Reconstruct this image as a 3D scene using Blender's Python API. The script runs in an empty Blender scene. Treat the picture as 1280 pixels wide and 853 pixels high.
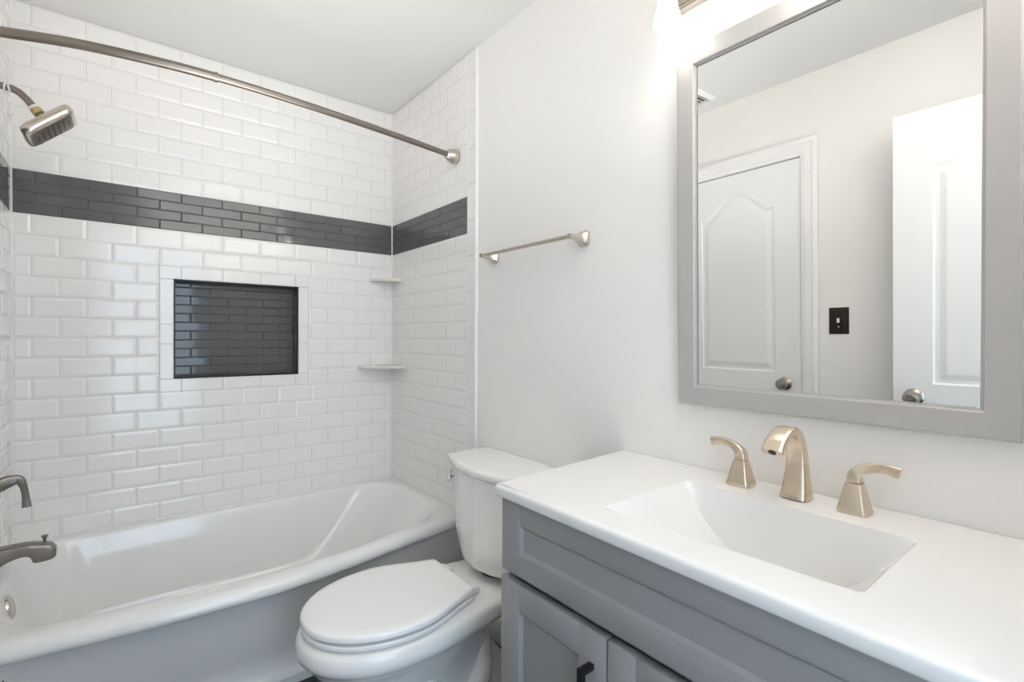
import bpy, bmesh, math, random
from mathutils import Vector, Matrix
random.seed(7)
S = bpy.context.scene
COL = S.collection
PI = math.pi

# ------------------------------------------------------------------ camera
cam_d = bpy.data.cameras.new('camera')
cam = bpy.data.objects.new('camera', cam_d)
COL.objects.link(cam)
cam_d.sensor_fit = 'HORIZONTAL'
cam_d.sensor_width = 36.0
cam_d.lens = 617.9 / 1280 * 36
cam_d.clip_start = 0.02
YAW, PIT, ROL = 0.67293, -0.0068, 0.00456
fw = Vector((math.sin(YAW)*math.cos(PIT), math.cos(YAW)*math.cos(PIT), math.sin(PIT)))
rt = fw.cross(Vector((0, 0, 1))).normalized()
up = rt.cross(fw)
r2 = rt*math.cos(ROL) + up*math.sin(ROL)
u2 = up*math.cos(ROL) - rt*math.sin(ROL)
CAM = Vector((-1.17677, -2.53524, 1.2113))
cam.matrix_world = Matrix(((r2.x, u2.x, -fw.x, CAM.x), (r2.y, u2.y, -fw.y, CAM.y), (r2.z, u2.z, -fw.z, CAM.z), (0, 0, 0, 1)))
S.camera = cam

# ------------------------------------------------------------------ world, lights, exposure
W = bpy.data.worlds.new('world')
S.world = W
W.use_nodes = True
W.node_tree.nodes['Background'].inputs[0].default_value = (0.75, 0.87, 1.0, 1)
W.node_tree.nodes['Background'].inputs[1].default_value = 0.2
S.view_settings.view_transform = 'Standard'
S.view_settings.look = 'None'
S.view_settings.exposure = 0.88
S.view_settings.gamma = 1.0
S.view_settings.use_curve_mapping = False
S.cycles.max_bounces = 14
S.cycles.diffuse_bounces = 8
S.cycles.glossy_bounces = 6
S.cycles.sample_clamp_indirect = 8.0
S.cycles.use_denoising = True

LAMP_W = 0.12         # each bulb of the vanity light
HALL_W = 20.0         # daylight coming in through the hall


def light(name, kind, loc, energy, color, rot=(0, 0, 0), **kw):
    d = bpy.data.lights.new(name, kind)
    d.energy = energy
    d.color = color
    for k, v in kw.items():
        setattr(d, k, v)
    o = bpy.data.objects.new(name, d)
    o.location = loc
    o.rotation_euler = rot
    COL.objects.link(o)
    return o


light('hall_daylight', 'AREA', (-1.25, -3.85, 1.25), HALL_W, (0.60, 0.79, 1.0), (PI/2, 0, 0), shape='RECTANGLE', size=1.5, size_y=2.1)
# added fill spots, standing in for flash bounced off ceiling and doorway wall
light('fill_ceiling_bounce', 'SPOT', (-0.80, -1.35, 1.2), 7.0, (1.0, 0.975, 0.94), (PI, 0, 0), spot_size=2.2, spot_blend=0.8, shadow_soft_size=0.12)
light('fill_tub_bounce', 'SPOT', (-0.80, -1.0, 1.25), 17.0, (1.0, 0.975, 0.94), (PI-0.35, 0, 0), spot_size=2.0, spot_blend=0.9, shadow_soft_size=0.5)
light('fill_wall_bounce', 'SPOT', (-0.72, -1.75, 1.6), 135.0, (1.0, 0.975, 0.94),
      Vector((0.26, -0.93, 0.75)).to_track_quat('-Z', 'Y').to_euler(), spot_size=1.1, spot_blend=0.5, shadow_soft_size=0.12)

# ------------------------------------------------------------------ materials
MATS = {}


def mat(name, color, rough=0.5, metal=0.0, bump=0.0, bscale=300, var=0.0, vscale=6, coat=0.0, emit=None, estr=0.0, rvar=0.0, aniso=0.0):
    m = bpy.data.materials.new(name)
    m.use_nodes = True
    nt = m.node_tree
    b = nt.nodes['Principled BSDF']
    b.inputs['Base Color'].default_value = (*color, 1)
    b.inputs['Roughness'].default_value = rough
    b.inputs['Metallic'].default_value = metal
    b.inputs['Coat Weight'].default_value = coat
    b.inputs['Coat Roughness'].default_value = 0.05
    if aniso:
        b.inputs['Anisotropic'].default_value = aniso
    if emit:
        b.inputs['Emission Color'].default_value = (*emit, 1)
        b.inputs['Emission Strength'].default_value = estr
    if var or bump or rvar:
        tc = nt.nodes.new('ShaderNodeTexCoord')
    if var:
        n = nt.nodes.new('ShaderNodeTexNoise')
        n.inputs['Scale'].default_value = vscale
        n.inputs['Detail'].default_value = 4
        nt.links.new(tc.outputs['Object'], n.inputs['Vector'])
        mx = nt.nodes.new('ShaderNodeMix')
        mx.data_type = 'RGBA'
        mx.inputs[6].default_value = (*[max(0, c*(1-var)) for c in color], 1)
        mx.inputs[7].default_value = (*[min(1, c*(1+var)) for c in color], 1)
        nt.links.new(n.outputs['Fac'], mx.inputs[0])
        nt.links.new(mx.outputs[2], b.inputs['Base Color'])
    if rvar:
        n = nt.nodes.new('ShaderNodeTexNoise')
        n.inputs['Scale'].default_value = 3
        nt.links.new(tc.outputs['Object'], n.inputs['Vector'])
        mr = nt.nodes.new('ShaderNodeMapRange')
        mr.inputs[3].default_value = max(0, rough-rvar)
        mr.inputs[4].default_value = rough+rvar
        nt.links.new(n.outputs['Fac'], mr.inputs[0])
        nt.links.new(mr.outputs[0], b.inputs['Roughness'])
    if bump:
        n = nt.nodes.new('ShaderNodeTexNoise')
        n.inputs['Scale'].default_value = bscale
        n.inputs['Detail'].default_value = 3
        nt.links.new(tc.outputs['Object'], n.inputs['Vector'])
        bp = nt.nodes.new('ShaderNodeBump')
        bp.inputs['Strength'].default_value = bump
        bp.inputs['Distance'].default_value = 0.002
        nt.links.new(n.outputs['Fac'], bp.inputs['Height'])
        nt.links.new(bp.outputs['Normal'], b.inputs['Normal'])
    MATS[name] = m
    return m


M_WALL = mat('wall_paint', (0.86, 0.84, 0.815), 0.55, bump=0.12, bscale=260, var=0.008)
M_CEIL = mat('ceiling_paint', (0.73, 0.725, 0.715), 0.7, bump=0.1, bscale=300, var=0.008)
M_WTILE = mat('white_glazed_tile', (0.87, 0.85, 0.825), 0.10, bump=0.05, bscale=14, var=0.012, vscale=9)
M_GROUT = mat('pale_grout', (0.64, 0.63, 0.615), 0.85, bump=0.2, bscale=500)
M_DTILE = mat('grey_glass_tile', (0.115, 0.113, 0.117), 0.06, bump=0.06, bscale=18, var=0.12, vscale=8)
M_DGROUT = mat('grey_grout', (0.10, 0.098, 0.098), 0.8)
M_TRIMW = mat('white_trim_paint', (0.87, 0.86, 0.845), 0.35, var=0.006)
M_DOOR = mat('white_door_paint', (0.85, 0.845, 0.835), 0.38, bump=0.06, bscale=120, var=0.006)
M_CAULK = mat('white_caulk', (0.86, 0.855, 0.84), 0.4, var=0.01)
M_PORC = mat('white_porcelain', (0.88, 0.87, 0.85), 0.07, var=0.006, coat=0.3)
M_SEAT = mat('white_plastic_seat', (0.89, 0.885, 0.875), 0.14, var=0.005)
M_TUB = mat('white_acrylic', (0.84, 0.835, 0.825), 0.11, var=0.006, coat=0.3)
M_TOP = mat('white_cultured_marble', (0.79, 0.78, 0.765), 0.13, var=0.012, vscale=3)
M_CAB = mat('grey_cabinet_paint', (0.30, 0.297, 0.297), 0.33, var=0.02, bump=0.04, bscale=200)
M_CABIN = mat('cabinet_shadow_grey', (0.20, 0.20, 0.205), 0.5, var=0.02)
M_FRAME = mat('silver_grey_frame', (0.47, 0.455, 0.44), 0.38, var=0.03, vscale=30, metal=0.15)
M_NICK = mat('brushed_nickel', (0.62, 0.56, 0.49), 0.24, 1.0, var=0.03, vscale=40, rvar=0.03)
M_CHAMP = mat('champagne_nickel', (0.74, 0.63, 0.50), 0.27, 1.0, var=0.02, vscale=40, rvar=0.03)
M_DNICK = mat('dark_nickel', (0.27, 0.235, 0.205), 0.34, 1.0, var=0.04, vscale=30, rvar=0.03)
M_BRASS = mat('aged_brass', (0.55, 0.42, 0.24), 0.3, 1.0, var=0.05)
M_KNOB = mat('satin_nickel_knob', (0.40, 0.36, 0.32), 0.22, 1.0, var=0.05, vscale=30)
M_CHROME = mat('chrome', (0.62, 0.62, 0.64), 0.06, 1.0, var=0.01)
M_BLACK = mat('black_metal', (0.02, 0.018, 0.018), 0.3, 0.6, var=0.1)
M_NOZ = mat('dark_rubber_nozzle', (0.05, 0.047, 0.045), 0.5, var=0.1)
M_MIRROR = mat('mirror_silver', (0.955, 0.965, 0.955), 0.0, 1.0)
M_MARBLE = mat('pale_marble', (0.78, 0.745, 0.69), 0.2, var=0.05, vscale=14)
M_FLOOR = mat('dark_floor_tile', (0.055, 0.05, 0.048), 0.28, var=0.25, vscale=8)
M_PLATE = mat('oil_rubbed_bronze', (0.022, 0.010, 0.010), 0.32, 0.3, var=0.1)
M_TOGGLE = mat('white_plastic', (0.85, 0.84, 0.82), 0.3, var=0.01)
M_SHADE = mat('frosted_glass_shade', (0.95, 0.94, 0.92), 0.4, emit=(1.0, 0.96, 0.90), estr=2.6, var=0.004)
M_BULB = mat('glowing_bulb', (1, 1, 1), 0.4, emit=(1.0, 0.93, 0.83), estr=8.0)
M_DARK = mat('dark_opening', (0.02, 0.02, 0.022), 0.7, var=0.1)
M_TAPE = mat('white_thread_tape', (0.85, 0.84, 0.81), 0.6, var=0.02)
M_CLEAR = mat('clear_plastic', (0.86, 0.85, 0.82), 0.15, var=0.02)

# ------------------------------------------------------------------ helpers


def obj(name, bm, m, parent=None, sharp=32, smooth=True):
    me = bpy.data.meshes.new(name)
    bmesh.ops.recalc_face_normals(bm, faces=bm.faces[:])
    bm.to_mesh(me)
    bm.free()
    for mm in (m if isinstance(m, (list, tuple)) else [m]):
        me.materials.append(mm)
    if smooth:
        for p in me.polygons:
            p.use_smooth = True
        me.set_sharp_from_angle(angle=math.radians(sharp))
    o = bpy.data.objects.new(name, me)
    COL.objects.link(o)
    if parent is not None:
        o.parent = parent
    return o


def struct(name, bm, m, parent=None, **k):
    o = obj(name, bm, m, parent, **k)
    if parent is None:
        o['kind'] = 'structure'
    return o


def thing(name, label, cat, loc=(0, 0, 0), group=None):
    o = bpy.data.objects.new(name, None)
    COL.objects.link(o)
    o.location = loc
    o.empty_display_size = 0.1
    o['label'] = label
    o['category'] = cat
    if group:
        o['group'] = group
    return o


def tag(o, label, cat, group=None):
    o['label'] = label
    o['category'] = cat
    if group:
        o['group'] = group
    return o


def B():
    return bmesh.new()


def box(bm, x0, x1, y0, y1, z0, z1, mi=0, bev=0.0, seg=2):
    x0, x1 = min(x0, x1), max(x0, x1)
    y0, y1 = min(y0, y1), max(y0, y1)
    z0, z1 = min(z0, z1), max(z0, z1)
    vs = [bm.verts.new((x, y, z)) for x in (x0, x1) for y in (y0, y1) for z in (z0, z1)]
    fs = [bm.faces.new([vs[i] for i in q]) for q in ((0, 1, 3, 2), (4, 6, 7, 5), (0, 4, 5, 1), (2, 3, 7, 6), (0, 2, 6, 4), (1, 5, 7, 3))]
    for f in fs:
        f.material_index = mi
    if bev:
        es = list({e for f in fs for e in f.edges})
        r = bmesh.ops.bevel(bm, geom=es, offset=bev, segments=seg, profile=0.5, affect='EDGES')
        for f in r['faces']:
            f.material_index = mi
    return vs


def quad(bm, pts, mi=0):
    f = bm.faces.new([bm.verts.new(p) for p in pts])
    f.material_index = mi
    return f


def loft(bm, rings, cap0=True, cap1=True, mi=0, closed=True):
    vr = [[bm.verts.new(p) for p in r] for r in rings]
    n = len(vr[0])
    for a, b in zip(vr[:-1], vr[1:]):
        for i in range(n if closed else n-1):
            j = (i+1) % n
            f = bm.faces.new((a[i], a[j], b[j], b[i]))
            f.material_index = mi
    if cap0:
        f = bm.faces.new(vr[0][::-1])
        f.material_index = mi
    if cap1:
        f = bm.faces.new(vr[-1])
        f.material_index = mi
    return vr


def frame_for(t, hint=Vector((0, 0, 1))):
    t = t.normalized()
    if abs(t.dot(hint)) > 0.98:
        hint = Vector((1, 0, 0))
    a = hint.cross(t).normalized()
    return a, t.cross(a).normalized()


def tube(bm, pts, rad, n=14, hint=Vector((0, 0, 1)), mi=0, sect=None, cap=True):
    """sweep; rad is a number, a list, or a list of (half width, half height); sect: list of unit 2D points"""
    pts = [Vector(p) for p in pts]
    rings = []
    for i, p in enumerate(pts):
        t = (pts[min(i+1, len(pts)-1)] - pts[max(i-1, 0)])
        a, b = frame_for(t, hint)
        r = rad[i] if isinstance(rad, (list, tuple)) else rad
        ra, rb = r if isinstance(r, (list, tuple)) else (r, r)
        sc = sect or [(math.cos(2*PI*k/n), math.sin(2*PI*k/n)) for k in range(n)]
        rings.append([p + a*(u*ra) + b*(v*rb) for u, v in sc])
    loft(bm, rings, cap, cap, mi)


def lathe(bm, prof, origin, axis, n=28, mi=0, cap=True):
    axis = Vector(axis).normalized()
    a, b = frame_for(axis)
    o = Vector(origin)
    rings = [[o + axis*h + a*(r*math.cos(2*PI*k/n)) + b*(r*math.sin(2*PI*k/n)) for k in range(n)] for r, h in prof]
    loft(bm, rings, cap, cap, mi)


def smooth_path(ctrl, n=8):
    """Catmull-Rom through the control points (tuples of any length)"""
    out = []
    c = [ctrl[0]] + list(ctrl) + [ctrl[-1]]
    for i in range(1, len(c)-2):
        for k in range(n):
            t = k/n
            out.append(tuple(0.5*((2*p1) + (p2-p0)*t + (2*p0-5*p1+4*p2-p3)*t*t + (3*p1-p0-3*p2+p3)*t**3)
                             for p0, p1, p2, p3 in zip(c[i-1], c[i], c[i+1], c[i+2])))
    out.append(tuple(ctrl[-1]))
    return out


def rsq(n=6, r=0.3):
    """rounded unit square section"""
    out = []
    for cx, cy, a0 in ((1-r, 1-r, 0), (r-1, 1-r, 90), (r-1, r-1, 180), (1-r, r-1, 270)):
        for k in range(n):
            a = math.radians(a0 + 90*k/(n-1))
            out.append((cx + r*math.cos(a), cy + r*math.sin(a)))
    return out


def lerp(a, b, t):
    return a + (b-a)*t


def interp(tbl, x):
    tbl = sorted(tbl)
    if x <= tbl[0][0]:
        return tbl[0][1]
    for (a, u), (b, v) in zip(tbl[:-1], tbl[1:]):
        if x <= b:
            return lerp(u, v, (x-a)/(b-a))
    return tbl[-1][1]


# ------------------------------------------------------------------ room dimensions
XR = 0.008            # painted right wall (tile face is x = 0)
XT = -1.48            # tile face at the left end of the tub
XL = -1.488           # painted left wall
ZC = 2.434
YF = -2.68            # front wall with the entry doorway
P = 0.154             # tile pitch
PV = 0.0762
ZB = 1.66             # bottom of the grey band
ZT = 1.8191
J0 = -0.0407 - 9*P    # vertical joint of the first row under the band
TUBZ = 0.443
NX0, NX1, NZ0, NZ1 = -0.991, -0.490, 1.030, 1.453       # niche opening
FX0, FX1, FZ0, FZ1 = -1.041, -0.440, 0.9742, 1.5076     # niche border of flat tiles
ND = 0.085


def tile(bm, M, u0, u1, v0, v1, mi, g=0.0011, hb=0.0, ht=0.0, bev=0.010, tilt=0.0):
    """one bevelled tile; (u, v) on the wall, third coordinate out of the wall; face top at 0"""
    if u1-u0 < 0.006 or v1-v0 < 0.006:
        return
    u0 += g
    u1 -= g
    v0 += g
    v1 -= g
    bu = min(bev, (u1-u0)*0.3)
    bv = min(bev, (v1-v0)*0.3)
    t1, t2 = random.uniform(-tilt, tilt), random.uniform(-tilt, tilt)
    cu, cv = (u0+u1)/2, (v0+v1)/2

    def h(u, v):
        return ht + (u-cu)*t1 + (v-cv)*t2
    base = [M(u0, v0, -0.006), M(u1, v0, -0.006), M(u1, v1, -0.006), M(u0, v1, -0.006)]
    low = [M(u0, v0, hb), M(u1, v0, hb), M(u1, v1, hb), M(u0, v1, hb)]
    topq = [(u0+bu, v0+bv), (u1-bu, v0+bv), (u1-bu, v1-bv), (u0+bu, v1-bv)]
    tp = [M(u, v, h(u, v)) for u, v in topq]
    vs = [[bm.verts.new(p) for p in q] for q in (base, low, tp)]
    for a, b in ((0, 1), (1, 2)):
        for i in range(4):
            j = (i+1) % 4
            bm.faces.new((vs[a][i], vs[a][j], vs[b][j], vs[b][i])).material_index = mi
    bm.faces.new(vs[2]).material_index = mi


def run(bm, M, j, pitch, a, b, z0, z1, mi, cut=None, **kw):
    """a course of tiles between a and b with joints at j + k*pitch; cut = list of spans to leave out"""
    k = math.floor((a-j)/pitch)
    x = j + k*pitch
    spans = [(a, b)]
    if cut:
        spans = [(a, cut[0]), (cut[1], b)]
    while x < b:
        for s0, s1 in spans:
            lo, hi = max(x, s0), min(x+pitch, s1)
            if hi-lo > 0.006:
                tile(bm, M, lo, hi, z0, z1, mi, **kw)
        x += pitch


WT = dict(g=0.0009, hb=-0.0018, ht=0.0, bev=0.0105, tilt=0.003)
DT = dict(g=0.0008, hb=-0.0022, ht=-0.0006, bev=0.0028, tilt=0.010)
FT = dict(g=0.0008, hb=-0.0016, ht=0.0, bev=0.002, tilt=0.003)


def field(bm, M, jw, jd, a, b, mw, md, flip=0, niche=False, mg=3):
    quad(bm, [M(a, ZB, -0.0026), M(b, ZB, -0.0026), M(b, ZT, -0.0026), M(a, ZT, -0.0026)], mg)   # dark grout of the band
    # white courses below the band
    for i in range(16):
        z1, z0 = ZB - i*PV, max(ZB-(i+1)*PV, TUBZ+0.001)
        odd = (i + flip) % 2
        cut = (FX0, FX1) if niche and 2 <= i <= 8 else None
        run(bm, M, jw + (P/2 if odd else 0), P, a, b, z0, z1, mw, cut, **WT)
    for i in range(4):
        h = (ZT-ZB)/4
        run(bm, M, jd + (0.0759 if (i+flip) % 2 else 0), 0.1518, a, b, ZT-(i+1)*h, ZT-i*h, md, **DT)
    for i in range(9):
        z0, z1 = ZT + i*PV, min(ZT+(i+1)*PV, ZC-0.001)
        odd = (i + 1 + flip) % 2
        run(bm, M, jw + (P/2 if odd else 0), P, a, b, z0, z1, mw, **WT)


# ------------------------------------------------------------------ floor, ceiling, painted walls
bm = B()
box(bm, -2.2, 0.3, -4.1, 0.2, -0.06, 0.0)
struct('floor', bm, M_FLOOR)
bm = B()
box(bm, -2.2, 0.3, -4.1, 0.2, ZC, ZC+0.08)
struct('ceiling', bm, M_CEIL)

MB = lambda u, v, w: (u, -w, v)                # back wall: out of the wall is -y
MR = lambda u, v, w: (-w, u, v)                # right wall: out of the wall is -x
ML = lambda u, v, w: (XT+w, u, v)              # left wall: out of the wall is +x

# wall_back: grout bed with a hole for the niche, tiles, niche box
bm = B()
GB = 0.0030           # grout face lies this far behind the tile face


def ring_rect(bm, M, a0, a1, b0, b1, c0, c1, d0, d1, w, mi):
    for q in (((a0, b0), (a1, b0), (a1, d0), (a0, d0)), ((a0, d1), (a1, d1), (a1, b1), (a0, b1)),
              ((a0, d0), (c0, d0), (c0, d1), (a0, d1)), ((c1, d0), (a1, d0), (a1, d1), (c1, d1))):
        quad(bm, [M(u, v, w) for u, v in q], mi)


ring_rect(bm, MB, XL-0.05, 0.06, -0.02, ZC, NX0, NX1, NZ0, NZ1, -GB, 0)
field(bm, MB, J0, J0+0.007, XT, 0.0, 1, 2, 0, True)
# flat border tiles round the niche, mitred at the corners
for (z0, z1) in ((FZ0, NZ0), (NZ1, FZ1)):
    x = J0
    while x < NX1:
        lo, hi = max(x, FX0), min(x+P, FX1)
        if hi > lo + 0.01:
            tile(bm, MB, lo, hi, z0, z1, 1, **FT)
        x += P
for (x0, x1) in ((FX0, NX0), (NX1, FX1)):
    zs = [NZ0, 1.145, 1.255, 1.335, NZ1] if x0 == NX1 else [NZ0, 1.185, 1.31, NZ1]
    zs = [NZ0, 1.178, 1.262, NZ1]
    for z0, z1 in zip(zs[:-1], zs[1:]):
        tile(bm, MB, x0, x1, z0, z1, 1, **FT)
# niche box: dark bed, dark tiles on its back and jambs, metal edge
MNb = lambda u, v, w: (u, ND-w, v)
quad(bm, [MNb(NX0, NZ0, -0.003), MNb(NX1, NZ0, -0.003), MNb(NX1, NZ1, -0.003), MNb(NX0, NZ1, -0.003)], 3)
h = 0.0389
for i in range(12):
    z1 = 1.428 + h - i*h
    run(bm, MNb, -0.848 if i % 2 == 1 else -0.923, 0.1475, NX0, NX1, max(NZ0, z1-h), min(NZ1, z1), 2, **DT)
MNt = lambda u, v, w: (u, v, NZ1-w)
MNo = lambda u, v, w: (u, v, NZ0+w)
MNl = lambda u, v, w: (NX0+w, v, u)
MNr = lambda u, v, w: (NX1-w, v, u)
for Mx, a, b in ((MNt, NX0, NX1), (MNo, NX0, NX1), (MNl, NZ0, NZ1), (MNr, NZ0, NZ1)):
    quad(bm, [Mx(a, -0.001, -0.001), Mx(b, -0.001, -0.001), Mx(b, ND+0.003, -0.001), Mx(a, ND+0.003, -0.001)], 3)
    for k, (c, d) in enumerate(((0.005, 0.045), (0.045, ND))):
        run(bm, Mx, a + (0.07 if k else 0.145), 0.1518, a, b, c, d, 2, **DT)
for q in ((NX0, NX1, NZ0, NZ0+0.005), (NX0, NX1, NZ1-0.005, NZ1), (NX0, NX0+0.005, NZ0, NZ1), (NX1-0.005, NX1, NZ0, NZ1)):
    box(bm, q[0], q[1], -0.0012, 0.012, q[2], q[3], 4)
# far back of the wall so that no light leaks in
box(bm, XL-0.05, 0.06, 0.12, 0.14, -0.02, ZC, 0)
struct('wall_back', bm, [M_GROUT, M_WTILE, M_DTILE, M_DGROUT, M_BLACK], smooth=False)

# wall_right: paint plane, tiled area by the tub
bm = B()
YE, YE2 = -0.742, -0.802
box(bm, XR, XR+0.1, YF-0.1, 0.13, -0.02, ZC, 0)
quad(bm, [(GB, 0.01, TUBZ-0.1), (GB, YE2+0.002, TUBZ-0.1), (GB, YE2+0.002, ZC), (GB, 0.01, ZC)], 1)
field(bm, MR, -0.1848+P/2, -0.185+0.05, YE, 0.0, 2, 3, 1, mg=5)
z = 0.02
k = 0
while z < ZC:
    tile(bm, MR, YE2, YE, max(z, 0.30), min(z+P, ZC-0.001), 2, **FT) if z+P > 0.30 else None
    z += P
struct('wall_right', bm, [M_WALL, M_GROUT, M_WTILE, M_DTILE, M_DARK, M_DGROUT], smooth=False)

# wall_left: paint, tiled end of the tub
bm = B()
box(bm, XL-0.1, XL, -0.853, 0.13, -0.02, ZC, 0)
box(bm, XL-0.1, XL, YF-0.1, -1.516, -0.02, ZC, 0)
box(bm, XL-0.1, XL, -1.516, -0.853, 2.051, ZC, 0)
box(bm, XL-0.14, XL-0.1, -1.60, -0.80, -0.02, 2.1, 4)  # dark backing added so the gap round the closed door looks deep in shade
quad(bm, [(XT-GB, 0.01, TUBZ-0.1), (XT-GB, YE2+0.002, TUBZ-0.1), (XT-GB, YE2+0.002, ZC), (XT-GB, 0.01, ZC)], 1)
field(bm, ML, -0.1848+P/2, -0.185+0.05, YE, 0.0, 2, 3, 1, mg=5)
z = 0.02
while z < ZC:
    tile(bm, ML, YE2, YE, max(z, 0.30), min(z+P, ZC-0.001), 2, **FT) if z+P > 0.30 else None
    z += P
struct('wall_left', bm, [M_WALL, M_GROUT, M_WTILE, M_DTILE, M_DARK, M_DGROUT], smooth=False)

# wall_front with the open doorway, and the hall beyond it
DX0, DX1, DZ = -1.285, -0.52, 2.05
bm = B()
box(bm, XL, DX0, YF-0.1, YF, 0, ZC)
box(bm, DX1, XR, YF-0.1, YF, 0, ZC)
box(bm, DX0, DX1, YF-0.1, YF, DZ, ZC)
struct('wall_front', bm, M_WALL, smooth=False)
bm = B()
box(bm, -2.2, -2.1, -4.1, YF-0.1, 0, ZC)
box(bm, 0.2, 0.3, -4.1, YF-0.1, 0, ZC)
box(bm, -2.1, 0.2, -4.1, -4.0, 0, ZC)
box(bm, -2.1, XL-0.1, YF-0.14, YF-0.1, 0, ZC)
box(bm, XR+0.1, 0.2, YF-0.14, YF-0.1, 0, ZC)
struct('wall_hall', bm, M_WALL, smooth=False)

# trims: caulk beads in the tub corners, white edge strip at the end of the tile
bm = B()
box(bm, -0.004, 0.004, -0.004, 0.004, TUBZ+0.004, ZC-0.001)
box(bm, XT-0.004, XT+0.004, -0.004, 0.004, TUBZ+0.004, ZC-0.001)
struct('trim_1', bm, M_CAULK)
bm = B()
box(bm, -0.0035, XR+0.001, YE2-0.014, YE2-0.0005, 0.30, ZC-0.001, bev=0.003)
struct('trim_2', bm, M_CAULK)
bm = B()
box(bm, XL-0.001, XT+0.0035, YE2-0.014, YE2-0.0005, 0.0, ZC-0.001, bev=0.003)
struct('trim_3', bm, M_CAULK)

# baseboards
bm = B()
box(bm, XR-0.012, XR, -1.60, YE2-0.016, 0, 0.085, bev=0.003)
struct('baseboard_right', bm, M_TRIMW)
bm = B()
box(bm, XL, XL+0.012, YF, -1.60, 0, 0.085, bev=0.003)
struct('baseboard_left', bm, M_TRIMW)
bm = B()
box(bm, DX1+0.07, XR-0.55, YF, YF+0.012, 0, 0.085, bev=0.003)
struct('baseboard_front', bm, M_TRIMW)

# ------------------------------------------------------------------ doors (seen in the mirror)


def panel_door(name, w, hgt, thick):
    """leaf in its own space: x 0..w along the leaf, z up, face towards -y at y=0, back at y=thick; arched top panels"""
    bm = B()
    nx, nz = 92, 250
    sw = 0.125                    # stile
    pan = [(sw, w-sw, 0.98, 1.825, True), (sw, w-sw, 0.22, 0.84, False)]

    def prof(d):
        # distance inside a panel edge -> height of the face
        if d <= 0:
            return 0.0
        if d < 0.006:
            return 0.007*d/0.006
        if d < 0.020:
            return 0.007
        if d < 0.042:
            return lerp(0.007, 0.001, (d-0.020)/0.022)
        return 0.001

    def depth(x, z):
        for (x0, x1, z0, z1, arch) in pan:
            top = z1
            if arch:
                t = (x-x0)/(x1-x0)
                t = min(1, max(0, t))
                top = z1 + 0.115*(math.sin(PI*min(1, max(0, (t-0.06)/0.88)))**1.7)
            d = min(x-x0, x1-x, z-z0, (top-z)*0.92)
            if d > 0:
                return prof(d)
        return 0.0

    def axis(n, L, marks):
        pts = {round(i*L/n, 5) for i in range(n+1)}
        for mk in marks:
            for dd in (0, 0.003, 0.006, 0.010, 0.020, 0.026, 0.034, 0.042):
                pts.add(round(mk[0]+mk[1]*dd, 5))
        return sorted(p for p in pts if 0 <= p <= L)
    xs = axis(100, w, [(sw, 1), (w-sw, -1)])
    zs = axis(210, hgt, [(0.98, 1), (0.22, 1), (0.84, -1)])
    g = [[bm.verts.new((x, depth(x, z), z)) for z in zs] for x in xs]
    for i in range(len(xs)-1):
        for j in range(len(zs)-1):
            bm.faces.new((g[i][j], g[i+1][j], g[i+1][j+1], g[i][j+1]))
    bk = [bm.verts.new((x, thick, z)) for x, z in ((0, 0), (w, 0), (w, hgt), (0, hgt))]
    bm.faces.new(bk)
    bm.faces.new([v for v in (r[0] for r in g)] + [bk[1], bk[0]])
    bm.faces.new([r[-1] for r in g] + [bk[2], bk[3]])
    bm.faces.new(g[0] + [bk[3], bk[0]])
    bm.faces.new(g[-1] + [bk[2], bk[1]])
    o = struct(name, bm, M_DOOR, sharp=25)
    return o


def knob(parent, x, z, face):
    bm = B()
    lathe(bm, [(0.002, -0.001), (0.033, -0.001), (0.034, 0.003), (0.030, 0.008), (0.022, 0.011), (0.016, 0.014), (0.012, 0.02), (0.012, 0.027),
               (0.018, 0.031), (0.026, 0.037), (0.0285, 0.045), (0.027, 0.053), (0.021, 0.060), (0.013, 0.0625), (0.012, 0.061), (0.001, 0.061)], (x, 0, z), (0, -1, 0))
    k = obj('door_knob', bm, M_KNOB, parent)
    k['label'] = 'brushed nickel round knob'
    bm = B()
    box(bm, x-0.0035, x+0.0035, -0.064, -0.060, z-0.0012, z+0.0012)
    obj('turn_button', bm, M_DNICK, k, smooth=False)
    return k


# closed door in the left wall: leaf face 12 mm behind the wall face
d1 = panel_door('door_1', 0.655, 2.043, 0.03)
d1.location = (XL-0.004, -0.856, 0.003)
d1.rotation_euler = (0, 0, -PI/2 + PI)       # leaf x runs along -y after the turn below
d1.rotation_euler = (0, 0, -PI/2)
# local +x -> -y ; local -y (face) -> -x : mirror so that the face looks into the room
d1.scale = (1, -1, 1)
d1['label'] = 'closed white panel door with an arched top panel'
knob(d1, 0.655-0.078, 0.922, 0)
# casing round it
bm = B()
yA, yB = -0.856+0.003, -1.511-0.006
prof = [(0.0, -0.02), (0.0, 0.008), (0.012, 0.010), (0.016, 0.014), (0.050, 0.0155), (0.055, 0.020), (0.072, 0.020), (0.077, 0.017), (0.077, -0.001)]
legs = []
for kind in range(4):
    ring = []
    for d, hgt_ in prof:
        dl = d*0.42
        y, z = ((yB-d, 0.0), (yB-d, 2.052+d), (yA+dl, 2.052+d), (yA+dl, 0.0))[kind]
        ring.append((XL+hgt_, y, z))
    legs.append(ring)
loft(bm, legs, True, True)
struct('trim_4', bm, M_TRIMW)
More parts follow.
